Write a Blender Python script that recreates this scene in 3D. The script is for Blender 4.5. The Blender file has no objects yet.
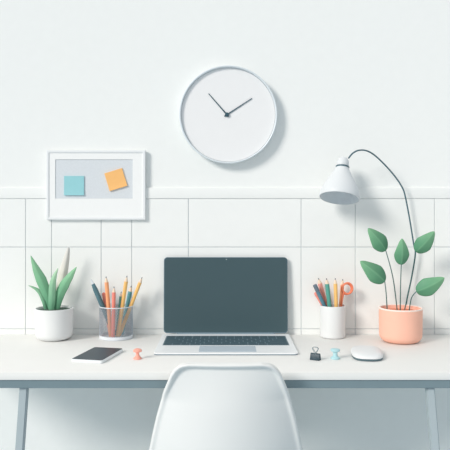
import bpy, bmesh, math, random
from mathutils import Vector, Matrix
random.seed(7)
SC = bpy.context.scene
COL = SC.collection
PI = math.pi

# ------------------------------------------------------------------ place
F = 685.0            # focal length in pixels (450 px wide frame)
DW = 1.981           # distance camera -> wall plane (wall at y = 0)
CZ = 1.119           # camera height
HY = 203.0           # horizon row
ZD = 0.74            # desk top height

def P(px, py, d):
    return Vector(((px - 225) / F * d, -DW + d, CZ - (py - HY) / F * d))

def X(px, d): return (px - 225) / F * d
def Z(py, d): return CZ - (py - HY) / F * d
def Y(d): return d - DW

# ------------------------------------------------------------------ materials
def lin(c):
    c = c / 255.0
    return c / 12.92 if c <= 0.04045 else ((c + 0.055) / 1.055) ** 2.4

def rgb(r, g, b): return (lin(r), lin(g), lin(b), 1.0)

MATS = {}
def mat(name, col, rough=0.6, spec=0.3, var=0.03, scale=30.0, metal=0.0, attr=False, coat=0.0, bump=0.0):
    if name in MATS: return MATS[name]
    m = bpy.data.materials.new(name); m.use_nodes = True
    nt = m.node_tree; b = nt.nodes['Principled BSDF']
    b.inputs['Roughness'].default_value = rough
    b.inputs['Specular IOR Level'].default_value = spec
    b.inputs['Metallic'].default_value = metal
    b.inputs['Coat Weight'].default_value = coat
    tc = nt.nodes.new('ShaderNodeTexCoord')
    nz = nt.nodes.new('ShaderNodeTexNoise'); nz.inputs['Scale'].default_value = scale
    nz.inputs['Detail'].default_value = 3
    nt.links.new(tc.outputs['Object'], nz.inputs['Vector'])
    mr = nt.nodes.new('ShaderNodeMapRange')
    mr.inputs['From Min'].default_value = 0.3; mr.inputs['From Max'].default_value = 0.7
    mr.inputs['To Min'].default_value = 1 - var; mr.inputs['To Max'].default_value = 1.0
    nt.links.new(nz.outputs['Fac'], mr.inputs['Value'])
    vm = nt.nodes.new('ShaderNodeVectorMath'); vm.operation = 'SCALE'
    if attr:
        at = nt.nodes.new('ShaderNodeAttribute'); at.attribute_name = 'tint'
        nt.links.new(at.outputs['Color'], vm.inputs[0])
    else:
        cc = nt.nodes.new('ShaderNodeRGB'); cc.outputs[0].default_value = rgb(*col)
        nt.links.new(cc.outputs[0], vm.inputs[0])
    nt.links.new(mr.outputs['Result'], vm.inputs['Scale'])
    nt.links.new(vm.outputs['Vector'], b.inputs['Base Color'])
    if bump:
        bp = nt.nodes.new('ShaderNodeBump'); bp.inputs['Strength'].default_value = bump
        bp.inputs['Distance'].default_value = 0.002
        nt.links.new(nz.outputs['Fac'], bp.inputs['Height'])
        nt.links.new(bp.outputs['Normal'], b.inputs['Normal'])
    MATS[name] = m
    return m

# ------------------------------------------------------------------ object helpers
def build(name, bm, m, parent=None, smooth=True, ang=38, loc=None):
    """link bm as one mesh object; bm is in world space, moved to the parent's space"""
    bmesh.ops.remove_doubles(bm, verts=bm.verts[:], dist=1e-7)
    bmesh.ops.recalc_face_normals(bm, faces=bm.faces[:]) if not getattr(bm, '_keep', False) else None
    if smooth:
        for f in bm.faces: f.smooth = True
        for e in bm.edges:
            if len(e.link_faces) == 2 and e.calc_face_angle(0) > math.radians(ang): e.smooth = False
    off = Vector((0, 0, 0))
    if parent is not None:
        off = world_loc(parent)
    elif loc is not None:
        off = Vector(loc)
    for v in bm.verts: v.co -= off
    me = bpy.data.meshes.new(name); bm.to_mesh(me); bm.free()
    ms = m if isinstance(m, (list, tuple)) else [m]
    for q in ms: me.materials.append(q)
    o = bpy.data.objects.new(name, me); COL.objects.link(o)
    if parent is not None: o.parent = parent
    elif loc is not None: o.location = off
    return o

def world_loc(o):
    l = Vector((0, 0, 0))
    while o is not None:
        l += o.location; o = o.parent
    return l

def tag(o, label, cat, group=None, kind=None):
    o['label'] = label; o['category'] = cat
    if group: o['group'] = group
    if kind: o['kind'] = kind
    return o

def thing(name, label, cat, loc, group=None):
    o = bpy.data.objects.new(name, None); COL.objects.link(o)
    o.location = loc; o.empty_display_size = 0.02
    return tag(o, label, cat, group)

def struct(name, bm, m, **k):
    o = build(name, bm, m, **k); o['kind'] = 'structure'; return o

def box(bm, c, s, bev=0.0, seg=2, M=None, mi=0):
    r = bmesh.ops.create_cube(bm, size=1.0)
    vs = r['verts']
    for v in vs: v.co = Vector((v.co.x * s[0], v.co.y * s[1], v.co.z * s[2]))
    if bev > 0:
        es = list({e for v in vs for e in v.link_edges})
        r2 = bmesh.ops.bevel(bm, geom=es, offset=bev, segments=seg, profile=0.5, affect='EDGES')
        vs = list({v for f in r2['faces'] for v in f.verts} | {v for v in vs if v.is_valid})
    for v in vs:
        if M is not None: v.co = M @ v.co
        v.co += Vector(c)
    if mi:
        for f in {f for v in vs for f in v.link_faces}: f.material_index = mi
    return vs

def bx(*a, **k):
    bm = bmesh.new(); box(bm, *a, **k); return bm

def ring_pts(c, u, v, r, n):
    return [c + u * (r * math.cos(2 * PI * i / n)) + v * (r * math.sin(2 * PI * i / n)) for i in range(n)]

def basis(ax):
    ax = ax.normalized()
    h = Vector((0, 0, 1)) if abs(ax.z) < 0.9 else Vector((1, 0, 0))
    u = ax.cross(h).normalized(); return u, ax.cross(u).normalized()

def lathe(bm, o, ax, prof, n=48):
    """prof: list of (s along axis, radius). radius 0 closes with a point."""
    o = Vector(o); ax = Vector(ax).normalized(); u, v = basis(ax)
    prev = None
    for s, r in prof:
        if r <= 1e-9: cur = [bm.verts.new(o + ax * s)]
        else: cur = [bm.verts.new(p) for p in ring_pts(o + ax * s, u, v, r, n)]
        if prev is not None:
            if len(prev) == 1 and len(cur) > 1:
                for i in range(n): bm.faces.new((prev[0], cur[i], cur[(i + 1) % n]))
            elif len(cur) == 1 and len(prev) > 1:
                for i in range(n): bm.faces.new((cur[0], prev[(i + 1) % n], prev[i]))
            elif len(cur) > 1:
                for i in range(n): bm.faces.new((prev[i], prev[(i + 1) % n], cur[(i + 1) % n], cur[i]))
        prev = cur
    return bm

def catmull(pts, n=10):
    pts = [Vector(p) for p in pts]
    out = []
    for i in range(len(pts) - 1):
        p0 = pts[max(i - 1, 0)]; p1 = pts[i]; p2 = pts[i + 1]; p3 = pts[min(i + 2, len(pts) - 1)]
        for k in range(n):
            t = k / n
            out.append(0.5 * ((2 * p1) + (-p0 + p2) * t + (2 * p0 - 5 * p1 + 4 * p2 - p3) * t * t + (-p0 + 3 * p1 - 3 * p2 + p3) * t ** 3))
    out.append(pts[-1]); return out

def tube(bm, pts, r, n=12, closed=False):
    pts = [Vector(p) for p in pts]
    N = len(pts); rings = []
    nrm = None
    for i in range(N):
        if closed: t = (pts[(i + 1) % N] - pts[i - 1]).normalized()
        else: t = (pts[min(i + 1, N - 1)] - pts[max(i - 1, 0)]).normalized()
        if nrm is None: nrm, _ = basis(t)
        nrm = (nrm - t * nrm.dot(t)).normalized(); b = t.cross(nrm)
        rr = r[i] if isinstance(r, (list, tuple)) else r
        rings.append([bm.verts.new(p) for p in ring_pts(pts[i], nrm, b, rr, n)])
    for i in range(N if closed else N - 1):
        a, c = rings[i], rings[(i + 1) % N]
        for k in range(n): bm.faces.new((a[k], a[(k + 1) % n], c[(k + 1) % n], c[k]))
    if not closed:
        bm.faces.new(rings[0][::-1]); bm.faces.new(rings[-1])
    return bm

def rrect(w, h, r, n=8):
    out = []
    for cx, cy, a0 in ((w/2-r, h/2-r, 0), (-w/2+r, h/2-r, 90), (-w/2+r, -h/2+r, 180), (w/2-r, -h/2+r, 270)):
        for k in range(n + 1):
            a = math.radians(a0 + 90 * k / n); out.append((cx + r * math.cos(a), cy + r * math.sin(a)))
    return out

def plate(bm, outline, t, M, bev=0.0):
    """extrude 2D outline (local xy) from z=0 to z=t, small chamfer on both rims; M maps to world"""
    n = len(outline)
    cx = sum(p[0] for p in outline) / n; cy = sum(p[1] for p in outline) / n
    def ring(ins, z):
        out = []
        for i, (x, y) in enumerate(outline):
            a = Vector(outline[i - 1]); c = Vector(outline[(i + 1) % n]); d = (c - a)
            if d.length > 0: nn = Vector((-d.y, d.x)).normalized()
            else: nn = Vector((0, 0))
            out.append(bm.verts.new(M @ Vector((x + nn.x * ins, y + nn.y * ins, z))))
        return out
    rs = [ring(bev, 0), ring(0, bev), ring(0, t - bev), ring(bev, t)] if bev else [ring(0, 0), ring(0, t)]
    for a, c in zip(rs, rs[1:]):
        for i in range(n): bm.faces.new((a[i], a[(i + 1) % n], c[(i + 1) % n], c[i]))
    bm.faces.new(rs[0][::-1]); bm.faces.new(rs[-1])
    return bm

def TR(loc, rx=0, ry=0, rz=0):
    return Matrix.Translation(Vector(loc)) @ Matrix.Rotation(rz, 4, 'Z') @ Matrix.Rotation(ry, 4, 'Y') @ Matrix.Rotation(rx, 4, 'X')

# ------------------------------------------------------------------ palette
WHITE_WALL = mat('painted_wall', (243, 245, 243), 0.85, 0.1, 0.012, 40, bump=0.03)
PANEL = mat('painted_panel', (243, 245, 243), 0.75, 0.15, 0.012, 25)
GROOVE = mat('panel_groove', (214, 223, 228), 0.9, 0.1, 0.02, 20)
DESKTOP = mat('white_laminate', (237, 237, 234), 0.6, 0.15, 0.01, 20)
STEEL = mat('blue_grey_steel', (124, 143, 150), 0.5, 0.3, 0.03, 30)
LEGM = mat('pale_grey_steel', (180, 192, 196), 0.5, 0.3, 0.03, 30)
FLOORM = mat('pale_floor', (186, 204, 213), 0.7, 0.2, 0.05, 4)
CERAM = mat('white_ceramic', (233, 235, 235), 0.45, 0.3, 0.012, 30)
PRIMHI = mat('peach_rim_highlight', (255, 234, 224), 0.5, 0.25, 0.02, 30)
PEACH = mat('peach_ceramic', (250, 194, 172), 0.55, 0.25, 0.03, 30)
SOIL = mat('dark_soil', (98, 116, 106), 0.95, 0.05, 0.3, 160, bump=0.6)
CLAY = mat('peach_soil', (228, 140, 110), 0.95, 0.05, 0.12, 160, bump=0.4)
LEAF = mat('leaf_green', (0, 0, 0), 0.5, 0.25, 0.05, 60, attr=True)
STEM = mat('stem_teal', (74, 110, 108), 0.6, 0.2, 0.05, 60)
LAMPW = mat('lamp_white', (222, 226, 228), 0.45, 0.3, 0.012, 30)
LAMPIN = mat('lamp_inner', (228, 234, 238), 0.6, 0.2, 0.02, 30)
DARKT = mat('dark_teal_metal', (78, 106, 116), 0.4, 0.4, 0.03, 30)
HAND = mat('clock_hand', (58, 88, 100), 0.5, 0.3, 0.02, 30)
CLOCKF = mat('clock_face', (241, 241, 241), 0.8, 0.1, 0.008, 30)
CLOCKR = mat('clock_rim', (222, 230, 234), 0.4, 0.4, 0.015, 30)
FRAMEW = mat('frame_white', (236, 239, 240), 0.5, 0.25, 0.012, 30)
MATB = mat('mat_board', (246, 247, 246), 0.9, 0.1, 0.01, 60)
BOARD = mat('grey_felt', (221, 226, 230), 0.95, 0.05, 0.04, 220)
NOTEB = mat('note_blue', (158, 213, 219), 0.85, 0.1, 0.03, 60)
NOTEO = mat('note_orange', (252, 195, 126), 0.85, 0.1, 0.03, 60)
ALU = mat('silver_aluminium', (240, 243, 244), 0.4, 0.35, 0.012, 40)
SCREEN = mat('dark_screen', (70, 91, 97), 0.45, 0.25, 0.03, 6)
BEZEL = mat('lid_metal', (120, 142, 155), 0.4, 0.4, 0.02, 40)
KEYM = mat('key_dark', (72, 94, 103), 0.6, 0.2, 0.04, 40)
KEYWELL = mat('key_well', (112, 132, 141), 0.7, 0.2, 0.03, 40)
PAD = mat('trackpad_grey', (188, 200, 209), 0.5, 0.3, 0.012, 40)
CAMDOT = mat('webcam_dot', (225, 235, 240), 0.3, 0.4, 0.01, 40)
PHONEG = mat('phone_glass', (52, 68, 78), 0.3, 0.3, 0.03, 20)
PHONEB = mat('phone_body', (236, 241, 243), 0.45, 0.3, 0.012, 30)
CHAIRM = mat('chair_plastic', (237, 238, 236), 0.42, 0.3, 0.01, 15)
WOODL = mat('light_wood_leg', (214, 196, 172), 0.6, 0.2, 0.12, 30)
WIRE = mat('mesh_wire', (170, 180, 190), 0.45, 0.4, 0.02, 40)
WIRERIM = mat('mesh_rim', (226, 231, 236), 0.4, 0.4, 0.02, 40)
PWOOD = mat('sharpened_wood', (240, 218, 196), 0.7, 0.1, 0.06, 120)
LEAD = mat('pencil_lead', (112, 122, 128), 0.6, 0.2, 0.04, 120)
PSLATE = mat('pencil_slate', (88, 122, 132), 0.5, 0.3, 0.03, 60)
PPINK = mat('pencil_pink', (246, 156, 142), 0.5, 0.3, 0.03, 60)
PORANGE = mat('pencil_orange', (250, 176, 128), 0.5, 0.3, 0.03, 60)
PCORAL = mat('pencil_coral', (246, 144, 128), 0.5, 0.3, 0.03, 60)
PGREEN = mat('pencil_green', (106, 160, 150), 0.5, 0.3, 0.03, 60)
PYELLOW = mat('pencil_yellow', (247, 198, 122), 0.5, 0.3, 0.03, 60)
PTEAL = mat('pencil_teal', (100, 162, 174), 0.5, 0.3, 0.03, 60)
PROSE = mat('pencil_rose', (243, 168, 156), 0.5, 0.3, 0.03, 60)
PSEA = mat('pencil_sea_green', (92, 164, 150), 0.5, 0.3, 0.03, 60)
PGREY = mat('pen_grey', (104, 118, 130), 0.5, 0.3, 0.03, 60)
PBLUE = mat('pen_blue', (92, 136, 152), 0.5, 0.3, 0.03, 60)
SCIS = mat('scissor_coral', (242, 138, 104), 0.45, 0.35, 0.03, 60)
BLADE = mat('scissor_steel', (200, 208, 214), 0.3, 0.5, 0.02, 60, metal=0.6)
CLIPB = mat('clip_black', (52, 72, 82), 0.45, 0.35, 0.03, 60)
CLIPW = mat('clip_wire', (120, 138, 146), 0.35, 0.5, 0.02, 60)
PINT = mat('pin_aqua', (182, 220, 226), 0.4, 0.35, 0.02, 60)
PINC = mat('pin_coral', (250, 176, 158), 0.4, 0.35, 0.02, 60)
MOUSEW = mat('mouse_white', (231, 233, 234), 0.4, 0.3, 0.01, 30)
MOUSED = mat('mouse_base', (92, 114, 122), 0.5, 0.3, 0.02, 30)

# ------------------------------------------------------------------ setting
def wall_quad(x0, x1, z0, z1, y0, y1):
    return bx(((x0+x1)/2, (y0+y1)/2, (z0+z1)/2), (x1-x0, y1-y0, z1-z0))

struct('wall_back', wall_quad(-2.4, 2.4, 0, 2.6, 0, 0.12), WHITE_WALL)
struct('floor', bx((0, -1.3, -0.03), (4.8, 2.84, 0.06)), FLOORM)
sw = DW / F
ZT = Z(198.6, DW); ZM = Z(247, DW); ZB = Z(328.6, DW)
bm = bmesh.new(); box(bm, (0, -0.0032, (ZT + Z(187.6, DW)) / 2), (4.8, 0.0064, Z(187.6, DW) - ZT), 0.0016, 3)
struct('trim_1', bm, PANEL)
struct('baseboard_back', bx((0, -0.006, 0.045), (4.8, 0.012, 0.09), 0.002), PANEL)
# panelled band behind the desk: raised panels over a recessed ground
gx = [26, 52, 101.5, 132, 188.5, 301, 355, 434]
gx = [-340, -262, -208, -150, -95, -53] + gx + [487, 541, 598, 650, 705, 790]
xs = [-2.4] + [X(p, DW) for p in gx] + [2.4]
bm = bmesh.new()
box(bm, (0, -0.001, (ZT + ZD - 0.1) / 2), (4.8, 0.002, ZT - (ZD - 0.1)), mi=1)
g = 0.0016
for a, b_ in zip(xs, xs[1:]):
    for z0, z1 in ((ZD - 0.1, ZB), (ZB, ZM), (ZM, ZT)):
        box(bm, ((a + b_) / 2, -0.003, (z0 + z1) / 2), (b_ - a - g, 0.0036, z1 - z0 - g), 0.0007, 1)
struct('trim_2', bm, [PANEL, GROOVE], smooth=False)

# ------------------------------------------------------------------ desk
DF = 1.531
yf = Y(DF)
desk = thing('desk', 'long white desk with grey steel rail and legs against the panelled wall', 'desk', (0, -0.22, 0))
x0, x1 = -0.80, 1.15
build('desktop', bx(((x0 + x1) / 2, (yf - 0.0055) / 2, ZD - 0.0085), (x1 - x0, -yf - 0.0055, 0.017), 0.0014, 2), DESKTOP, desk)
bm = bmesh.new()
box(bm, ((x0 + x1) / 2, yf + 0.014, ZD - 0.017 - 0.0095), (x1 - x0 - 0.01, 0.02, 0.019), 0.001, 1)
build('front_rail', bm, STEEL, desk)
def leg(px_top, slope):
    d = 1.552
    zt = ZD - 0.036
    bm = bmesh.new()
    w = 0.0182 / 2; dpt = 0.009
    xt = X(px_top, d)
    xb = xt + slope * zt
    bmv = []
    for (xc, z) in ((xb, 0.0), (xt, zt)):
        bmv.append([bm.verts.new((xc + sx * w, Y(d) + sy * dpt, z)) for sx, sy in ((-1, -1), (1, -1), (1, 1), (-1, 1))])
    for i in range(4): bm.faces.new((bmv[0][i], bmv[0][(i + 1) % 4], bmv[1][(i + 1) % 4], bmv[1][i]))
    bm.faces.new(bmv[0][::-1]); bm.faces.new(bmv[1])
    bmesh.ops.bevel(bm, geom=[e for e in bm.edges], offset=0.002, segments=2, affect='EDGES')
    return bm
build('leg', leg(24.5, -0.070), LEGM, desk)
build('leg', leg(429.6, 0.084), LEGM, desk)

# ------------------------------------------------------------------ wall clock
cd = 1.945
cc = P(228.3, 114.0, cd)
ck = thing('wall_clock', 'large round white wall clock with two dark hands', 'clock', (cc.x, -0.0001, cc.z))
R = 49.5 / F * cd
A = Vector((0, -1, 0)); co = Vector((cc.x, 0, cc.z))
bm = bmesh.new()
lathe(bm, co, A, [(0, 0), (0, R - 0.004), (0.003, R - 0.001), (0.024, R), (0.0285, R - 0.0006), (0.0300, R - 0.0026), (0.0290, R - 0.0048), (0.0215, R - 0.0060), (0.0185, R - 0.0062), (0.0185, 0)], 128)
build('rim', bm, CLOCKR, ck)
bm = bmesh.new()
lathe(bm, co, A, [(0.0206, 0), (0.0206, R - 0.0068), (0.0186, R - 0.0068)] , 128)
build('face', bm, CLOCKF, ck)
def hand(px, py, w, yy, tail):
    c = Vector((cc.x - 0.0, cc.z)); e3 = P(px, py, cd); hub = P(227, 114, cd)
    h = Vector((hub.x, hub.z)); e = Vector((e3.x, e3.z)); d = (e - h).normalized(); n = Vector((-d.y, d.x))
    b = h - d * tail
    pts = [b + n * w, b - n * w, e - n * w * 0.55, e + n * w * 0.55]
    bm = bmesh.new()
    lo = [bm.verts.new((p.x, yy, p.y)) for p in pts]; hi = [bm.verts.new((p.x, yy - 0.0012, p.y)) for p in pts]
    for i in range(4): bm.faces.new((lo[i], lo[(i + 1) % 4], hi[(i + 1) % 4], hi[i]))
    bm.faces.new(lo[::-1]); bm.faces.new(hi)
    return bm
build('hour_hand', hand(208.5, 92.8, 0.0021, -0.0207, 0.007), HAND, ck)
build('minute_hand', hand(252.2, 97.5, 0.0017, -0.0218, 0.009), HAND, ck)
hb = P(227, 114, cd)
build('centre_pin', lathe(bmesh.new(), (hb.x, 0, hb.z), A, [(0.0204, 0), (0.0204, 0.0058), (0.0258, 0.0058), (0.0270, 0.005), (0.0273, 0)], 24), HAND, ck)

# ------------------------------------------------------------------ framed board with notes
fd = 1.965
pL, pR, pT, pB = X(46.3, fd), X(145.3, fd), Z(150.2, fd), Z(219.8, fd)
fr = thing('framed_board', 'white framed pinboard holding two sticky notes on the wall', 'picture frame', ((pL + pR) / 2, -0.0001, (pT + pB) / 2))
bm = bmesh.new()
t = 0.0075; zc = (pT + pB) / 2; xc = (pL + pR) / 2
def frame_ring(bm, W, H, rings):
    prev = None; first = None
    for ins, y in rings:
        c = [bm.verts.new((xc + sx * (W / 2 - ins), y, zc + sz * (H / 2 - ins))) for sx, sz in ((-1, -1), (1, -1), (1, 1), (-1, 1))]
        if prev:
            for i in range(4): bm.faces.new((prev[i], prev[(i + 1) % 4], c[(i + 1) % 4], c[i]))
        else: first = c
        prev = c
    for i in range(4): bm.faces.new((prev[i], prev[(i + 1) % 4], first[(i + 1) % 4], first[i]))
frame_ring(bm, pR - pL, pT - pB, [(0.0005, -0.004), (0.0, -0.006), (0.0, -0.0152), (0.0009, -0.0164), (t - 0.0012, -0.0164), (t, -0.0154), (t, -0.006)])
build('frame', bm, FRAMEW, fr, smooth=False)
bm = bmesh.new()
box(bm, (xc, -0.0046, zc), (pR - pL - 0.006, 0.0088, pT - pB - 0.006))
build('backing', bm, FRAMEW, fr, smooth=False)
# mat with an off-centre window
md = DW - 0.0140
mx0, mx1, mz0, mz1 = X(55.2, md), X(132.8, md), Z(198.5, md), Z(159.4, md)
bm = bmesh.new()
ox0, ox1, oz0, oz1 = pL + t - 0.0003, pR - t + 0.0003, pB + t - 0.0003, pT - t + 0.0003
ys = [-0.0092, -0.0140]
vo = [[bm.verts.new(p) for p in ((ox0, y, oz0), (ox1, y, oz0), (ox1, y, oz1), (ox0, y, oz1))] for y in ys]
vi = [[bm.verts.new(p) for p in ((mx0, y, mz0), (mx1, y, mz0), (mx1, y, mz1), (mx0, y, mz1))] for y in ys]
for i in range(4):
    j = (i + 1) % 4
    bm.faces.new((vo[1][i], vo[1][j], vi[1][j], vi[1][i])); bm.faces.new((vi[1][i], vi[1][j], vi[0][j], vi[0][i]))
    bm.faces.new((vo[0][j], vo[0][i], vi[0][i], vi[0][j])); bm.faces.new((vo[0][i], vo[0][j], vo[1][j], vo[1][i]))
build('mat', bm, MATB, fr, smooth=False)
build('pinboard', bx(((mx0 + mx1) / 2, -0.01065, (mz0 + mz1) / 2), (mx1 - mx0 - 0.0004, 0.003, mz1 - mz0 - 0.0004)), BOARD, fr, smooth=False)
def note(px, py, w, h, rot, m, label):
    nd = DW - 0.015
    c = P(px, py, nd)
    bm = bmesh.new()
    nx, nz = 8, 8; W, H = w / F * nd, h / F * nd
    M = Matrix.Translation((c.x, -0.0122, c.z)) @ Matrix.Rotation(rot, 4, 'Y')
    def lift(v): return -0.0012 - 0.0035 * max(0, (0.35 - v)) ** 2 * 4
    top = [[bm.verts.new(M @ Vector(((u / nx - 0.5) * W, lift(v / nz) - 0.0022, (v / nz - 0.5) * H))) for u in range(nx + 1)] for v in range(nz + 1)]
    bot = [[bm.verts.new(M @ Vector(((u / nx - 0.5) * W, -0.00005, (v / nz - 0.5) * H))) for u in range(nx + 1)] for v in range(nz + 1)]
    for v in range(nz):
        for u in range(nx):
            bm.faces.new((top[v][u], top[v][u + 1], top[v + 1][u + 1], top[v + 1][u]))
            bm.faces.new((bot[v][u], bot[v + 1][u], bot[v + 1][u + 1], bot[v][u + 1]))
    for u in range(nx):
        bm.faces.new((bot[0][u], bot[0][u + 1], top[0][u + 1], top[0][u])); bm.faces.new((bot[nz][u + 1], bot[nz][u], top[nz][u], top[nz][u + 1]))
    for v in range(nz):
        bm.faces.new((bot[v + 1][0], bot[v][0], top[v][0], top[v + 1][0])); bm.faces.new((bot[v][nx], bot[v + 1][nx], top[v + 1][nx], top[v][nx]))
    o = build('sticky_note', bm, m, loc=(c.x, -0.0122, c.z))
    return tag(o, label, 'sticky note', 'sticky notes on the framed board')
note(74, 185.6, 19.8, 19.2, 0.0, NOTEB, 'pale blue sticky note on the left of the framed board')
note(115.8, 179.6, 18.4, 18.4, math.radians(-17), NOTEO, 'tilted orange sticky note on the right of the framed board')

# ------------------------------------------------------------------ laptop
BT = 0.006
fd_, bd_ = 1.703, 1.957
lap = thing('laptop', 'open silver laptop with a blank dark screen on the desk', 'laptop', (0.001, Y((fd_ + bd_) / 2), ZD))
lx = X(226, 1.7)
W = 0.3605; D = bd_ - fd_
bm = plate(bmesh.new(), rrect(W, D, 0.011), BT - 0.0025, TR((lx, Y((fd_ + bd_) / 2), ZD + 0.0023)), 0.0010)
build('base', bm, ALU, lap)
build('base_shadow_plate', plate(bmesh.new(), rrect(W - 0.001, D - 0.001, 0.0105), 0.0019, TR((lx, Y((fd_ + bd_) / 2), ZD + 0.0006)), 0.0004), BEZEL, lap)  # dark plate added as the shadow line under the laptop's front edge
for sx in (-1, 1):
    for sy in (-1, 1):
        bm = lathe(bmesh.new(), (lx + sx * 0.15, Y((fd_ + bd_) / 2) + sy * 0.1, ZD), (0, 0, 1), [(0, 0), (0, 0.006), (0.0008, 0.006), (0.0008, 0)], 16)
        build('rubber_foot', bm, KEYM, lap)
zt = ZD + BT - 0.0002
def dd(py): return F * (CZ - zt) / (py - HY)
k0, k1 = dd(345.3), dd(336.0)
kw = 0.333
kb = build('keyboard', bx((lx, Y((k0 + k1) / 2), zt + 0.0001), (kw, k1 - k0, 0.0004)), KEYWELL, lap, smooth=False)
rows = [14, 14, 13, 12, 11, 8]
pitch = (k1 - k0 - 0.002) / len(rows)
proto = {}
for r_i in range(6):
    y = Y(k1) - 0.001 - pitch * (r_i + 0.5)
    n = rows[r_i]; ends = {0: 0, 1: 0.4, 2: 0.75, 3: 1.2, 4: 1.7, 5: 0}[r_i]
    if r_i == 5: ws = [1, 1, 1, 1.2, 5.4, 1.2, 1, 2.4]
    else:
        ws = [1.0] * n; extra = 14.2 - n; ws[0] += extra / 2; ws[-1] += extra / 2
    unit = (kw - 0.003) / sum(ws); xx = lx - kw / 2 + 0.0015
    for w_ in ws:
        cw = w_ * unit
        key = round(cw, 5)
        cen = Vector((xx + cw / 2, y, zt + 0.0003))
        if key not in proto:
            o = build('key', bx(cen, (cw - 0.0028, pitch - 0.0030, 0.0012), 0.0003, 1), KEYM, kb)
            proto[key] = (o, cen)
        else:
            src, c0 = proto[key]
            o = src.copy(); COL.objects.link(o); o.parent = kb; o.location = src.location + (cen - c0)
        xx += cw
t0, t1 = dd(351.9), dd(346.1)
tx0, tx1 = X(199.2, (t0 + t1) / 2), X(255.8, (t0 + t1) / 2)
build('trackpad', plate(bmesh.new(), rrect(tx1 - tx0, t1 - t0, 0.003), 0.0004, TR(((tx0 + tx1) / 2, Y((t0 + t1) / 2), zt))), PAD, lap)
# lid, leaning back slightly
LH = 0.2165; LW = 0.3545; LT = 0.0048
zl = ZD + BT + 0.0015
ld = 1.9525
tilt = math.radians(2.6)
ML = Matrix.Translation((X(225.7, ld), Y(ld), zl)) @ Matrix.Rotation(-tilt, 4, 'X') @ Matrix.Rotation(PI / 2, 4, 'X')
# local: x right, y up, z toward the camera
def lidM(z): return ML @ Matrix.Translation((0, LH / 2, z))
lid = build('lid', plate(bmesh.new(), rrect(LW, LH, 0.0105), LT, lidM(-LT), 0.0012), BEZEL, lap)
build('display', plate(bmesh.new(), rrect(LW - 0.0034, LH - 0.0038, 0.0092), 0.0006, ML @ Matrix.Translation((0, LH / 2 + 0.0008, -0.0002))), SCREEN, lid)
build('webcam', lathe(bmesh.new(), ML @ Vector((0.002, LH - 0.0062, 0.0003)), (0, -1, 0), [(0, 0), (0, 0.0011), (0.0005, 0.0011), (0.0006, 0)], 16), CAMDOT, lid)
bm = bmesh.new(); tube(bm, [Vector((lx - 0.14, Y(ld) + 0.0028, ZD + BT + 0.0006)), Vector((lx + 0.14, Y(ld) + 0.0028, ZD + BT + 0.0006))], 0.0026, 12)
build('hinge', bm, BEZEL, lap)

# ------------------------------------------------------------------ phone
hp = 0.0075
def desk_pt(px, py, h):
    d = F * (CZ - ZD - h) / (py - HY); return Vector((X(px, d), Y(d), ZD + h))
cs = [desk_pt(*p, hp) for p in ((93.4, 347.2), (123.2, 348.2), (102.3, 361.0), (71.8, 358.8))]
pc = sum(cs, Vector()) / 4
ua = ((cs[1] - cs[0]) + (cs[2] - cs[3])); ang = math.atan2(ua.y, ua.x)
va = ((cs[0] - cs[3]) + (cs[1] - cs[2]))
pw, plen = ua.length / 2, va.length / 2
ph = thing('phone', 'white smartphone with dark screen lying flat on the desk', 'phone', (pc.x, pc.y, ZD))
build('body', plate(bmesh.new(), rrect(pw, plen, 0.006), hp, TR((pc.x, pc.y, ZD), rz=ang), 0.0012), PHONEB, ph)
build('screen', plate(bmesh.new(), rrect(pw - 0.003, plen - 0.003, 0.0048), 0.0006, TR((pc.x, pc.y, ZD + hp - 0.0001), rz=ang)), PHONEG, ph)

# ------------------------------------------------------------------ pots and plants
def tinted(bm, name, fn, parent):
    """leaf mesh with a colour attribute from fn(vertex.index tuple)"""
    pass

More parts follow.
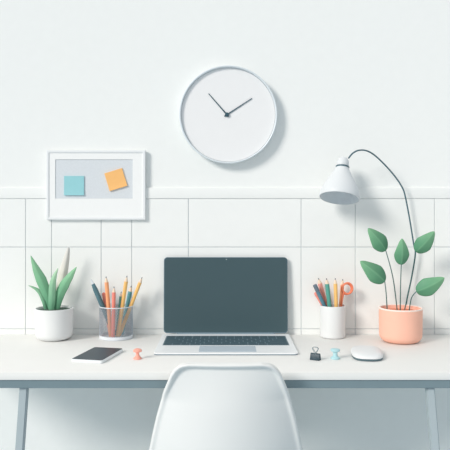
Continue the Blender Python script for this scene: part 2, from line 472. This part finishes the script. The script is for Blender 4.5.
def strap(parent, pts, widths, c_tip, c_base, fold=0.22, twist=0.0, name='leaf', side=None, edge=None, m=5, thick=0.0009, nper=8, egg=None, mid=None):
    """leaf blade swept along pts (3D), flat toward the camera, folded along its midrib"""
    cl = catmull(pts, nper); N = len(cl)
    bm = bmesh.new(); lay = bm.verts.layers.float_color.new('tint')
    rows = []
    for i, p in enumerate(cl):
        t = i / (N - 1)
        tg = (cl[min(i + 1, N - 1)] - cl[max(i - 1, 0)]).normalized()
        view = Vector((math.sin(twist), -math.cos(twist), 0.25)).normalized()
        s = tg.cross(view).normalized(); nrm = s.cross(tg).normalized()
        if egg: w = egg(t)
        else:
            q = t * (len(widths) - 1); k = min(int(q), len(widths) - 2); a = q - k
            a = a * a * (3 - 2 * a) if False else a
            w = widths[k] * (1 - a) + widths[k + 1] * a
        row = []
        for j in range(-m, m + 1):
            u = j / m
            pos = p + s * (u * w) + nrm * (-abs(u) * w * fold + 0.0)
            pos = p + s * (u * w) - nrm * (fold * w * (abs(u) ** 1.5 - 0.3))
            v = bm.verts.new(pos)
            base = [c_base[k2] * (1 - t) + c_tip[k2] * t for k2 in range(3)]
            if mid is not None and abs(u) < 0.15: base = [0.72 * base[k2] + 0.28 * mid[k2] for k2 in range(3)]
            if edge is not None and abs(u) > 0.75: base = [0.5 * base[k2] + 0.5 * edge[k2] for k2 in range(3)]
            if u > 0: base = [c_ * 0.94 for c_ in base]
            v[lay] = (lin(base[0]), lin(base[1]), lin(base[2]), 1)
            row.append(v)
        rows.append((row, nrm))
    for (a, _), (b, _) in zip(rows, rows[1:]):
        for j in range(2 * m): bm.faces.new((a[j], a[j + 1], b[j + 1], b[j]))
    # back side
    back = []
    for row, nrm in rows:
        rb = []
        for v in row:
            w_ = bm.verts.new(v.co - nrm * thick); w_[lay] = v[lay]; rb.append(w_)
        back.append(rb)
    for a, b in zip(back, back[1:]):
        for j in range(2 * m): bm.faces.new((a[j + 1], a[j], b[j], b[j + 1]))
    for (a, _), (b, _), c, d in zip(rows, rows[1:], back, back[1:]):
        bm.faces.new((a[0], b[0], d[0], c[0])); bm.faces.new((b[-1], a[-1], c[-1], d[-1]))
    bm.faces.new(rows[0][0][::-1] + back[0]); bm.faces.new(rows[-1][0] + back[-1][::-1])
    bmesh.ops.remove_doubles(bm, verts=bm.verts[:], dist=1e-6)
    return build(name, bm, LEAF, parent, ang=75)

def pot_profile(r, h, rb, cr, wall, depth):
    """outside from the base centre, over the rim, down inside"""
    pr = [(0, 0), (0, rb - cr)]
    for k in range(1, 9):
        a = k / 8 * PI / 2
        pr.append((cr * (1 - math.cos(a)), rb - cr + cr * math.sin(a)))
    pr += [(h * 0.6, r - (r - rb) * 0.35), (h - 0.0012, r), (h - 0.0002, r - 0.0008), (h, r - wall / 2), (h - 0.0002, r - wall + 0.0008), (h - 0.0014, r - wall), (h - depth, r - wall - 0.001), (h - depth, 0)]
    return pr

# small white pot with strap-leaved plant
pd = 1.908
c = Vector((X(54.2, pd), Y(pd), ZD)); r = 19.0 / F * pd; h = Z(307.8, pd) - ZD
pl = thing('potted_plant', 'white pot of pointed strap leaves at the left end of the desk', 'potted plant', c)
build('pot', lathe(bmesh.new(), c, (0, 0, 1), pot_profile(r, h, r * 0.965, 0.02, 0.0045, 0.012), 72), CERAM, pl)
bm = lathe(bmesh.new(), c, (0, 0, 1), [(h - 0.0115, r - 0.0058), (h - 0.006, r - 0.0058), (h - 0.004, r * 0.6), (h - 0.003, 0)], 48)
build('soil', bm, SOIL, pl)
s = F / pd
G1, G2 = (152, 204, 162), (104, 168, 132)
def lp(px, py, dy): return P(px, py, pd + dy)
CREAM = (246, 240, 226)
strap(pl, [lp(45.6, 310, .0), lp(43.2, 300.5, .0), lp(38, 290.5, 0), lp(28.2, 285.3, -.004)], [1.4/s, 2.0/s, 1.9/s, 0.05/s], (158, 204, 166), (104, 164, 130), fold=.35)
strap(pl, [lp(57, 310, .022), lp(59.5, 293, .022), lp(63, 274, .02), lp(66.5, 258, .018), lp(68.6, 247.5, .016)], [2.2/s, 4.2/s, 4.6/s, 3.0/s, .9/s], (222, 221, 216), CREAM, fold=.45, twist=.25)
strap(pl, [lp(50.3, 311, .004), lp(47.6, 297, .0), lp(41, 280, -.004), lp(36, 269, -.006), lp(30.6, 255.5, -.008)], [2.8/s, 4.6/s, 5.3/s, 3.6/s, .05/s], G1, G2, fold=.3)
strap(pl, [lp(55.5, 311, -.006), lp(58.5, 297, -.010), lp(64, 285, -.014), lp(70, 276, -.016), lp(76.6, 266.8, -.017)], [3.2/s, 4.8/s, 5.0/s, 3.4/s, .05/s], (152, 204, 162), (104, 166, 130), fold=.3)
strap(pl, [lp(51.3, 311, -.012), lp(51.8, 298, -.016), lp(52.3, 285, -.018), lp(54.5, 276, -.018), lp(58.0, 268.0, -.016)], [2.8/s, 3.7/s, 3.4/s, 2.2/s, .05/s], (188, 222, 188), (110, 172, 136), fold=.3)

# peach pot with heart-shaped leaves
qd = 1.875
c2 = Vector((X(400.6, qd), Y(qd), ZD)); r2 = 21.4 / F * qd; h2 = Z(307.6, qd) - ZD
pp = thing('potted_plant', 'peach pot with five broad green leaves on thin stems', 'potted plant', c2)
build('pot', lathe(bmesh.new(), c2, (0, 0, 1), pot_profile(r2, h2, r2 * 0.985, 0.021, 0.0042, 0.016), 72), PEACH, pp)
build('rim', lathe(bmesh.new(), c2, (0, 0, 1), [(h2 - 0.0032, r2 - 0.0003), (h2 - 0.0026, r2 + 0.0003), (h2 - 0.0004, r2 + 0.0003), (h2 + 0.0007, r2 - 0.0008), (h2 + 0.0009, r2 - 0.0022), (h2 + 0.0006, r2 - 0.0038), (h2 - 0.0012, r2 - 0.0046), (h2 - 0.0032, r2 - 0.0003)], 72), PRIMHI, pp)  # rim ring coloured paler than the pot: its highlight painted in
build('soil', lathe(bmesh.new(), c2, (0, 0, 1), [(h2 - 0.0155, r2 - 0.0056), (h2 - 0.0105, r2 - 0.0056), (h2 - 0.0095, r2 * 0.6), (h2 - 0.009, 0)], 48), CLAY, pp)
s2 = F / qd
def q(px, py, dy): return P(px, py, qd + dy)
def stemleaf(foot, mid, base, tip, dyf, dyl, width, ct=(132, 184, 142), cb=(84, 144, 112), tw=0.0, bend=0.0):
    d_mid = (dyf + dyl) / 2
    zf = ZD + h2 - 0.011
    f = q(foot[0], foot[1], dyf); f = Vector((f.x, f.y, zf))
    pts = catmull([f, q(mid[0], mid[1], d_mid), q(base[0], base[1], dyl)], 10)
    N = len(pts)
    st = build('stem', tube(bmesh.new(), pts, [0.0016 - 0.0004 * i / N for i in range(N)], 8), STEM, pp)
    b = q(base[0], base[1], dyl); t = q(tip[0], tip[1], dyl - 0.012)
    ax = t - b; L = ax.length
    sd = Vector((ax.z, 0, -ax.x)).normalized()
    m1 = b + ax * 0.35 + sd * bend + Vector((0, -0.006, 0)); m2 = b + ax * 0.7 + sd * bend * 0.8 + Vector((0, -0.006, 0))
    wmax = width / 2 / s2
    def egg(t_):
        if t_ <= 0: return wmax * 0.22
        if t_ < 0.36: return wmax * (0.22 + 0.78 * math.sin(PI / 2 * (t_ / 0.36)) ** 0.75)
        k = (t_ - 0.36) / 0.64
        return max(wmax * (1 - k ** 1.75) * (1 - 0.12 * math.sin(PI * k)), 0.00005)
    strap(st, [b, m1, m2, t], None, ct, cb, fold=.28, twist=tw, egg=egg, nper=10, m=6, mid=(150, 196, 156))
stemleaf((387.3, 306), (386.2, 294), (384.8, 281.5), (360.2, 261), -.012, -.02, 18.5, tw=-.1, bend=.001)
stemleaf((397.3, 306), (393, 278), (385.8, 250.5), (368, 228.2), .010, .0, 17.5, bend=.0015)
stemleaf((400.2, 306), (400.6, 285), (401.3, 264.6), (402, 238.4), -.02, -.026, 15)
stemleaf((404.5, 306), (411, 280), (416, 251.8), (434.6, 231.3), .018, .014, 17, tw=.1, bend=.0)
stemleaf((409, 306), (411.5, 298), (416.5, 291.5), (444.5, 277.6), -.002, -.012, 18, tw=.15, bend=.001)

# ------------------------------------------------------------------ desk lamp
bd = 1.956
lampx = X(405, bd)
lamp = thing('desk_lamp', 'white desk lamp on a thin curved dark arm behind the peach pot', 'lamp', (lampx, Y(bd), ZD))
build('base', plate(bmesh.new(), rrect(0.095, 0.032, 0.012), 0.010, TR((X(401, bd), Y(bd) , ZD)), 0.002), DARKT, lamp)
sd = 1.89        # shade depth
ax = Vector((-0.150 * 0.954, -0.30, -0.988 * 0.954)).normalized()     # pointing out of the opening
op = P(339.4, 198.2, sd); px_ = sd / F
armp = [P(404, 332, bd), P(406, 305, bd), P(411.5, 278, bd), P(415.3, 254, bd), P(413.5, 243, bd), P(409.8, 220, bd), P(405.6, 198, 1.952), P(402.5, 188, 1.949), P(395, 176.5, 1.942),
        P(384.5, 164.5, 1.93), P(374, 154.8, 1.918), P(366, 150.6, 1.908), P(358.5, 150.4, 1.90), P(352.6, 153.4, sd + .005), P(348.4, 158.4, sd + .004)]
armp[0].z = ZD + 0.009
build('arm', tube(bmesh.new(), catmull(armp, 8), 0.0022, 12), DARKT, lamp)
def sh(prof): return [(-a * px_, b * px_) for a, b in prof]
outer = [(0, 20.0), (1.2, 20.4), (4.5, 20.0), (8.5, 19.0), (13, 17.1), (18, 14.4), (23, 11.3), (27, 9.1), (30, 7.6), (32.4, 6.8)]
inner = [(32, 6.2), (27, 8.5), (23, 10.7), (18, 13.8), (13, 16.5), (8.5, 18.4), (4.5, 19.4), (0, 19.5)]
bm = lathe(bmesh.new(), op, ax, sh(outer + inner + [outer[0]]), 64)
build('shade', bm, LAMPW, lamp)
build('shade_lining', lathe(bmesh.new(), op, ax, sh([(31.6, 0), (31.6, 6.1), (27, 8.3), (23, 10.5), (18, 13.6), (13, 16.3), (8.5, 18.2), (4.5, 19.2), (0.3, 19.35)]), 64), LAMPIN, lamp)
build('collar', lathe(bmesh.new(), op, ax, sh([(32.0, 0), (32.0, 6.9), (34.0, 6.9), (34.0, 0)]), 48), DARKT, lamp)
build('socket', lathe(bmesh.new(), op, ax, sh([(33.9, 0), (33.9, 6.0), (36, 6.3), (38.5, 6.1), (41, 5.4), (43, 4.1), (44, 2.2), (44.2, 0)]), 48), LAMPW, lamp)

# ------------------------------------------------------------------ wire mesh pencil cup
md_ = 1.925
mc = Vector((X(116.2, md_), Y(md_), ZD)); mr_ = 0.0462; mh = Z(305.6, md_) - ZD
cup = thing('mesh_pencil_cup', 'grey wire mesh cup full of coloured pencils beside the white plant pot', 'pencil cup', mc)
bm = bmesh.new()
nh = 60; turns = 0.34
for sgn in (-1, 1):
    for k in range(nh):
        pts = []
        for i in range(9):
            t_ = i / 8; a = 2 * PI * (k / nh + sgn * turns * t_ * 0.5)
            pts.append(mc + Vector(((mr_ + sgn * 0.0002) * math.cos(a), (mr_ + sgn * 0.0002) * math.sin(a), 0.006 + (mh - 0.008) * t_)))
        tube(bm, pts, 0.00037, 4)
build('wire_wall', bm, WIRE, cup)
build('rim', tube(bmesh.new(), [mc + Vector((mr_ * math.cos(2 * PI * i / 64), mr_ * math.sin(2 * PI * i / 64), mh - 0.0012)) for i in range(64)], 0.0014, 10, closed=True), WIRERIM, cup)
build('base', lathe(bmesh.new(), mc, (0, 0, 1), [(0, 0), (0, mr_ - 0.002), (0.001, mr_ + 0.0006), (0.0092, mr_ + 0.0006), (0.0104, mr_ - 0.001), (0.0102, mr_ - 0.0025), (0.003, mr_ - 0.003), (0.003, 0)], 64), WIRERIM, cup)

def pencil(kind, bot, tip, r, m, label, group, style='pencil', m2=None):
    """bot and tip are world points"""
    d = tip - bot; L = d.length; ax_ = d.normalized()
    o = thing(kind, label, kind, bot, group)
    if style == 'pencil':
        cone = 0.0165 if r > 0.0045 else 0.014
        n = 6
        build('barrel', lathe(bmesh.new(), bot, ax_, [(0, 0), (0, r * 0.95), (0.0006, r), (L - cone, r), (L - cone, 0)], 12), m, o)
        build('sharpened_tip', lathe(bmesh.new(), bot, ax_, [(L - cone, 0), (L - cone, r * 0.97), (L - 0.005, r * 0.34), (L - 0.005, 0)], 16), PWOOD, o)
        build('lead', lathe(bmesh.new(), bot, ax_, [(L - 0.005, 0), (L - 0.005, r * 0.33), (L - 0.0006, r * 0.14), (L, 0)], 12), LEAD, o)
    elif style == 'marker':
        build('barrel', lathe(bmesh.new(), bot, ax_, [(0, 0), (0, r * 0.9), (0.001, r), (L - 0.034, r), (L - 0.016, r * 0.72), (L - 0.016, 0)], 20), m, o)
        build('tip', lathe(bmesh.new(), bot, ax_, [(L - 0.016, 0), (L - 0.016, r * 0.5), (L - 0.004, r * 0.3), (L, 0)], 16), m2, o)
    elif style == 'pen':
        k = 0.022
        build('barrel', lathe(bmesh.new(), bot, ax_, [(0, 0), (0, r * 0.9), (0.001, r), (L - k, r), (L - k, 0)], 20), m, o)
        build('cap', lathe(bmesh.new(), bot, ax_, [(L - k, 0), (L - k, r * 1.08), (L - 0.001, r * 1.08), (L, r * 0.95), (L, 0)], 20), m2, o)
    elif style == 'stub':
        build('barrel', lathe(bmesh.new(), bot, ax_, [(0, 0), (0, r * 0.9), (0.001, r), (L - 0.006, r), (L - 0.006, 0)], 20), m, o)
        build('end_cap', lathe(bmesh.new(), bot, ax_, [(L - 0.006, 0), (L - 0.006, r * 0.98), (L - 0.002, r * 0.9), (L, r * 0.5), (L, 0)], 20), m2 or m, o)
    return o

GP = 'pencils in the wire mesh cup'
zb = ZD + 0.0042
def mp(bx_, plane, tip, r, m, label, style='pencil', m2=None, kind='pencil', lean=0.0):
    dpt = md_ + plane
    bot = Vector((mc.x + bx_, mc.y + plane, zb + r * 0.5))
    tp = P(tip[0], tip[1], dpt + lean)
    pencil(kind, bot, tp, r, m, label, GP, style, m2)
mp(-.004, .000, (90.8, 278.8), .0068, PSLATE, 'thick dark slate pen leaning left out of the mesh cup', 'marker', WIRERIM, 'pen')
mp(-.019, .0155, (103.4, 292.6), .0052, PPINK, 'short pink pencil between the slate pen and tall orange pencil', 'stub', PCORAL)
mp(-.0125, -.0145, (106.0, 276.3), .0057, PORANGE, 'tall orange pencil in the left half of the mesh cup')
mp(-.004, -.030, (114.0, 286.3), .0050, PCORAL, 'coral red pencil standing upright in the middle of mesh cup')
mp(-.001, .0155, (121.3, 291.4), .0040, PGREEN, 'short thin green pencil in the mesh cup')
mp(.0065, -.0145, (127.0, 275.6), .0054, PYELLOW, 'tall upright yellow pencil in the mesh cup, near its teal pencil')
mp(.0135, .0155, (131.3, 285.6), .0058, PTEAL, 'thick teal pencil in the right half of the mesh cup')
mp(.0085, .0, (142.2, 277.0), .0050, PYELLOW, 'yellow pencil leaning far right out of the mesh cup')

# ------------------------------------------------------------------ white cup with stationery
wd = 1.936
wc = Vector((X(332.6, wd), Y(wd), ZD)); wr = 12.7 / F * wd; wh = Z(305.2, wd) - ZD
bm = lathe(bmesh.new(), wc, (0, 0, 1), [(0, 0), (0, wr - 0.006), (0.002, wr - 0.002), (0.006, wr - 0.0003), (wh - 0.001, wr), (wh, wr - 0.0008), (wh, wr - 0.0018), (wh - 0.001, wr - 0.0026), (0.006, wr - 0.003), (0.004, 0)], 64)
tag(build('pencil_cup', bm, CERAM, loc=wc), 'plain white cylinder cup holding pens and scissors near the peach pot', 'pencil cup')
GW = 'pens and pencils in the white cup'
zb2 = ZD + 0.0045
def wp(bx_, plane, tip, r, m, label, style='pencil', m2=None, kind='pencil', dz=0.0):
    dpt = wd + plane
    bot = Vector((wc.x + bx_, wc.y + plane, zb2 + r * 0.6 + dz))
    pencil(kind, bot, P(tip[0], tip[1], dpt), r, m, label, GW, style, m2)
wp(.022, .007, (315.0, 292.4), .0046, PPINK, 'pink pen at the left rim of the white cup, lowest of its pens', 'stub', PPINK, 'pen')
wp(.014, -.004, (314.6, 284.6), .0054, PBLUE, 'blue pen with dark grey cap leaning left in the white cup', 'pen', PGREY, 'pen')
wp(.006, .0186, (318.3, 277.8), .0064, PROSE, 'rose pink pencil behind the grey capped pen in white cup')
wp(-.002, -.0157, (326.4, 278.0), .0060, PSEA, 'sea green pencil in the white cup')
wp(.0105, -.0157, (335.2, 277.8), .0054, PYELLOW, 'upright yellow orange pencil in the white cup')
wp(.020, .0180, (342.8, 278.8), .0052, PORANGE, 'orange pencil leaning right beside the scissors in white cup')
# scissors
sc_ = thing('scissors', 'coral handled scissors, finger loop above rim of the white cup', 'scissors', Vector((wc.x + .0255, wc.y, zb2)))
def loop(px, py, rad, dpt, e):
    cen = P(px, py, dpt); R_ = rad / F * dpt
    bm = tube(bmesh.new(), [cen + Vector((R_ * math.cos(2 * PI * i / 40), 0, R_ * 1.08 * math.sin(2 * PI * i / 40))) for i in range(40)], 0.0027, 12, closed=True)
    a = cen + Vector((-R_ * 0.75, 0, -R_ * 0.75))
    tube(bm, catmull([a, P(341.5, 303, dpt), Vector((wc.x + .0255, wc.y + dpt - wd, ZD + 0.07))], 6), 0.0028, 10)
    return bm
build('handle', loop(347.6, 288.4, 5.0, wd + 0.0, 0), SCIS, sc_)
build('handle', loop(346.6, 288.9, 4.9, wd + 0.0062, 0), SCIS, sc_)
for e in (0, 0.0062):
    build('blade', (lambda b: (box(b, (wc.x + .0255, wc.y + e, zb2 + 0.046), (0.006, 0.0016, 0.054), 0.0006, 1), b)[1])(bmesh.new()), BLADE, sc_)

# ------------------------------------------------------------------ binder clip
bc = desk_pt(315.6, 360.2, 0.0)
clip = thing('binder_clip', 'small black binder clip with wire handle on the desk', 'binder clip', (bc.x, bc.y + .003, ZD))
s3 = F / (bc.y + DW)
Mc = TR((bc.x, bc.y + 0.003, ZD), rz=math.radians(-30))
w2 = 4.9 / s3; hh = 6.8 / s3
bm = bmesh.new()
prof = [(-0.0062, 0.0), (0.0062, 0.0), (0.0070, 0.0016), (0.0030, hh * 0.9), (0.0014, hh), (-0.0014, hh), (-0.0030, hh * 0.9), (-0.0070, 0.0016)]
sideA = [bm.verts.new(Mc @ Vector((-w2, y, z))) for y, z in prof]; sideB = [bm.verts.new(Mc @ Vector((w2, y, z))) for y, z in prof]
for i in range(len(prof)): bm.faces.new((sideA[i], sideA[(i + 1) % 8], sideB[(i + 1) % 8], sideB[i]))
bm.faces.new(sideA); bm.faces.new(sideB[::-1])
bmesh.ops.bevel(bm, geom=bm.edges[:], offset=0.0004, segments=1, affect='EDGES')
build('body', bm, CLIPB, clip)
def wire(yy, lean):
    pts = [(-w2 * .22, hh * .85), (-w2 * .16, hh * 1.10), (-w2 * .52, hh * 1.50), (-w2 * .60, hh * 1.72), (-w2 * .35, hh * 1.86), (w2 * .35, hh * 1.86), (w2 * .60, hh * 1.72), (w2 * .52, hh * 1.50), (w2 * .16, hh * 1.10), (w2 * .22, hh * .85)]
    return tube(bmesh.new(), catmull([Mc @ Vector((x, yy + lean * (z - hh), z)) for x, z in pts], 5), 0.00065, 8)
build('wire_handle', wire(-0.0032, 0.16), CLIPW, clip)
build('wire_handle', wire(0.0032, -0.14), CLIPW, clip)

# ------------------------------------------------------------------ push pins standing on the desk
def pin(px, py, hpx, wpx, m, label, prof):
    b = desk_pt(px, py, 0.0); d = b.y + DW; k = d / F
    b.y += wpx / 2 * k
    o = build('push_pin', lathe(bmesh.new(), b, (0, 0, 1), [(z * hpx * k, r_ * wpx / 2 * k) for z, r_ in prof], 32), m, loc=b)
    tag(o, label, 'push pin', 'push pins on the desk')
spool = [(0, 0), (0, .92), (.04, 1.0), (.13, 1.0), (.19, .86), (.26, .55), (.5, .46), (.68, .52), (.74, .85), (.79, 1.0), (.93, 1.0), (.98, .85), (1, .55), (1, 0)]
pin(336.0, 360.0, 10.3, 9.4, PINT, 'aqua push pin between the binder clip and the mouse', spool)
pin(137.0, 360.0, 10.6, 8.8, PINC, 'coral push pin between the phone and the laptop', [(0, 0), (0, .9), (.04, .98), (.1, .95), (.2, .7), (.36, .42), (.55, .36), (.64, .5), (.70, .95), (.76, 1.0), (.86, .98), (.94, .75), (1, .4), (1, 0)])

# ------------------------------------------------------------------ mouse
m0 = Vector((0.3515, Y(1.698), ZD))
mo = thing('computer_mouse', 'white computer mouse lying on the desk in front of peach pot', 'mouse', (m0.x, m0.y, ZD))
Mm = TR((m0.x, m0.y, ZD), rz=math.radians(83))
a_, b_ = 0.0645, 0.0385
def superell(a, b, n=3.0, N=72):
    out = []
    for i in range(N):
        th = 2 * PI * i / N; cth, sth = math.cos(th), math.sin(th)
        out.append((a * math.copysign(abs(cth) ** (2 / n), cth), b * math.copysign(abs(sth) ** (2 / n), sth)))
    return out
def dome(rings, bm):
    prev = None
    for sc1, z, e in rings:
        if sc1 == 0: cur = [bm.verts.new(Mm @ Vector((0, 0, z)))]
        else: cur = [bm.verts.new(Mm @ Vector((x * sc1, y * sc1, z))) for x, y in superell(a_, b_)]
        if prev is not None:
            n = len(prev)
            if len(cur) == 1:
                for i in range(n): bm.faces.new((prev[i], prev[(i + 1) % n], cur[0]))
            else:
                for i in range(n): bm.faces.new((prev[i], prev[(i + 1) % n], cur[(i + 1) % n], cur[i]))
        else: bm.faces.new(cur[::-1])
        prev = cur
    return bm
build('mouse_base', dome([(.93, 0, 0), (.965, .0008, 0), (.99, .0058, 0), (0, .0059, 0)], bmesh.new()), MOUSED, mo)
top = [(.985, .0056, 0), (1.0, .0068, 0)]
for k in range(1, 12):
    a = k / 12 * PI / 2
    top.append((math.cos(a) ** 0.7, .0068 + 0.0120 * math.sin(a) ** 0.9, 0))
top.append((0, .0188, 0))
build('shell', dome(top, bmesh.new()), MOUSEW, mo)

# ------------------------------------------------------------------ chair
chd = 1.45
ch = thing('chair', 'white moulded shell chair pushed up to the desk, seen from behind', 'chair', (X(226, chd), -0.33, 0))
cx = X(226, chd)
# path of the shell's centre line (y, z): from the top of the back down and forward into the seat
ztop = Z(364.2, chd)
path = [(Y(chd), ztop), (Y(chd) + .004, ztop - .06), (Y(chd) + .010, ztop - .14), (Y(chd) + .020, ztop - .21), (Y(chd) + .038, ztop - .268), (Y(chd) + .075, ztop - .308), (Y(chd) + .13, ztop - .326), (Y(chd) + .22, ztop - .332), (Y(chd) + .32, ztop - .328), (Y(chd) + .385, ztop - .322), (Y(chd) + .41, ztop - .330)]
pv = catmull([Vector((0, a, b)) for a, b in path], 24)
# resample to uniform arc length
acc = [0]
for a, b in zip(pv, pv[1:]): acc.append(acc[-1] + (b - a).length)
Ltot = acc[-1]
def at(sv):
    sv = min(max(sv, 0), Ltot)
    for i in range(len(acc) - 1):
        if acc[i + 1] >= sv:
            k = (sv - acc[i]) / max(acc[i + 1] - acc[i], 1e-9); return pv[i].lerp(pv[i + 1], k), (pv[i + 1] - pv[i]).normalized()
    return pv[-1], (pv[-1] - pv[-2]).normalized()
k_ = chd / F
hwt = [(0, 36.5), (.5, 40.5), (1.5, 44.2), (3.5, 48.4), (8, 52.8), (14, 56.4), (36, 65.0), (67, 73.4), (86, 77.4), (115, 82.5), (150, 86.5), (200, 90), (270, 91), (310, 90), (335, 87), (348, 80), (354, 66), (Ltot / k_, 50)]
def hw(sv):
    p = sv / k_
    for (a, wa), (b, wb) in zip(hwt, hwt[1:]):
        if p <= b: return (wa + (wb - wa) * (p - a) / (b - a)) * k_
    return hwt[-1][1] * k_
svals = [0, .25, .6, 1.2, 2, 3.2, 4.5, 6, 8, 10, 12, 14, 17]
svals = [v * k_ for v in svals]
while svals[-1] < Ltot - 0.03: svals.append(svals[-1] + 0.008)
svals += [Ltot - .024, Ltot - .018, Ltot - .013, Ltot - .009, Ltot - .005, Ltot - .002, Ltot]
outl = [(hw(v), v) for v in [i * Ltot / 400 for i in range(401)]]
outl = [(0, 0)] + outl + [(0, Ltot)]
def dist(x, sv):
    x = abs(x); best = 9
    for (ax0, as0), (bx1, bs1) in zip(outl, outl[1:]):
        if min(abs(as0 - sv), abs(bs1 - sv)) > 0.05 and not (as0 == bs1): continue
        dx, ds = bx1 - ax0, bs1 - as0; l2 = dx * dx + ds * ds
        t_ = 0 if l2 == 0 else max(0, min(1, ((x - ax0) * dx + (sv - as0) * ds) / l2))
        best = min(best, math.hypot(x - ax0 - t_ * dx, sv - as0 - t_ * ds))
    return best
us = []
NU = 30
edge_u = [0, .012, .025, .04, .06, .085, .115, .15]
pos_u = sorted(set([1 - e for e in edge_u] + [i / 14 * 0.82 for i in range(15)]))
us = [-u for u in reversed(pos_u) if u > 0] + pos_u
def lip(dv, dep=0.0075):
    # raised rolled rim, then a short slope down to the recessed panel
    if dv < 0.0028: return 0.0045 * math.sqrt(max(0, 1 - ((0.0028 - dv) / 0.0028) ** 2)) 
    if dv < 0.0045: return 0.0045
    if dv < 0.0125:
        t_ = (dv - 0.0045) / 0.008; return 0.0045 - dep * (t_ * t_ * (3 - 2 * t_))
    return 0.0045 - dep
bm = bmesh.new(); gA, gB = [], []
for sv in svals:
    p, tg = at(sv)
    nr = Vector((0, tg.z, -tg.y)).normalized()          # outward = toward the camera / under the seat
    if nr.y > 0 and sv < 0.15: nr = -nr
    ra, rb = [], []
    w = hw(sv)
    wrap = (0.005 + 0.045 * min(1, sv / 0.09)) * min(1, max(0.0, 1 - max(0, sv - 0.24) / 0.10)) + 0.012
    for u in us:
        x = u * w
        cur = wrap * (x / 0.16) ** 2
        base = Vector((cx + x, p.y, p.z)) - nr * cur
        l_ = lip(dist(x, sv), 0.005 + 0.0065 * max(0, 1 - sv / 0.10)) if sv < 0.30 else 0.0045 * min(1, dist(x, sv) / 0.0028) * 0.3
        ra.append(bm.verts.new(base + nr * l_)); rb.append(bm.verts.new(base - nr * 0.0125))
    gA.append(ra); gB.append(rb)
n = len(us)
for i in range(len(gA) - 1):
    for j in range(n - 1):
        bm.faces.new((gA[i][j], gA[i][j + 1], gA[i + 1][j + 1], gA[i + 1][j]))
        bm.faces.new((gB[i][j + 1], gB[i][j], gB[i + 1][j], gB[i + 1][j + 1]))
    bm.faces.new((gA[i + 1][0], gB[i + 1][0], gB[i][0], gA[i][0])); bm.faces.new((gA[i][-1], gB[i][-1], gB[i + 1][-1], gA[i + 1][-1]))
for j in range(n - 1):
    bm.faces.new((gA[0][j + 1], gA[0][j], gB[0][j], gB[0][j + 1])); bm.faces.new((gA[-1][j], gA[-1][j + 1], gB[-1][j + 1], gB[-1][j]))
build('seat_shell', bm, CHAIRM, ch, ang=55)
zs = ztop - .330
for sx in (-1, 1):
    for yy, yb in ((Y(chd) + .15, Y(chd) + .08), (Y(chd) + .32, Y(chd) + .37)):
        a = Vector((cx + sx * 0.10, yy, zs + 0.004)); b = Vector((cx + sx * 0.175, yb, 0.0))
        build('leg', tube(bmesh.new(), [b, b.lerp(a, .5), a], [0.009, 0.012, 0.015], 16), WOODL, ch)

# ------------------------------------------------------------------ light
w = bpy.data.worlds.new('soft_daylight'); SC.world = w; w.use_nodes = True
nt = w.node_tree; bg = nt.nodes['Background']
tc = nt.nodes.new('ShaderNodeTexCoord'); sx_ = nt.nodes.new('ShaderNodeSeparateXYZ')
nt.links.new(tc.outputs['Generated'], sx_.inputs[0])
rp = nt.nodes.new('ShaderNodeValToRGB')
mr = nt.nodes.new('ShaderNodeMapRange'); mr.inputs['From Min'].default_value = -1; mr.inputs['From Max'].default_value = 1
nt.links.new(sx_.outputs['Z'], mr.inputs['Value']); nt.links.new(mr.outputs['Result'], rp.inputs['Fac'])
rp.color_ramp.elements[0].color = (0.52, 0.64, 0.73, 1); rp.color_ramp.elements[1].color = (0.915, 0.95, 0.985, 1)
nt.links.new(rp.outputs['Color'], bg.inputs['Color'])
bg.inputs['Strength'].default_value = 0.66
sun = bpy.data.lights.new('window_sun', 'SUN'); sun.energy = 2.33; sun.angle = math.radians(17); sun.color = (1.0, 0.945, 0.89)
so = bpy.data.objects.new('window_sun', sun); COL.objects.link(so)
dirv = Vector((1.06, 1.0, -0.77)).normalized()
so.rotation_euler = dirv.to_track_quat('-Z', 'Y').to_euler()
so.location = (-1.5, -2.0, 2.6)

# ------------------------------------------------------------------ camera
cam = bpy.data.cameras.new('camera'); camo = bpy.data.objects.new('camera', cam); COL.objects.link(camo)
cam.sensor_fit = 'HORIZONTAL'; cam.sensor_width = 36.0; cam.lens = F / 450 * 36.0
cam.shift_y = -(225 - HY) / 450
cam.clip_start = 0.01
camo.location = (0, -DW, CZ); camo.rotation_euler = (PI / 2, 0, 0)
SC.camera = camo
SC.view_settings.view_transform = 'Standard'
SC.view_settings.look = 'None'
SC.view_settings.exposure = 0.0
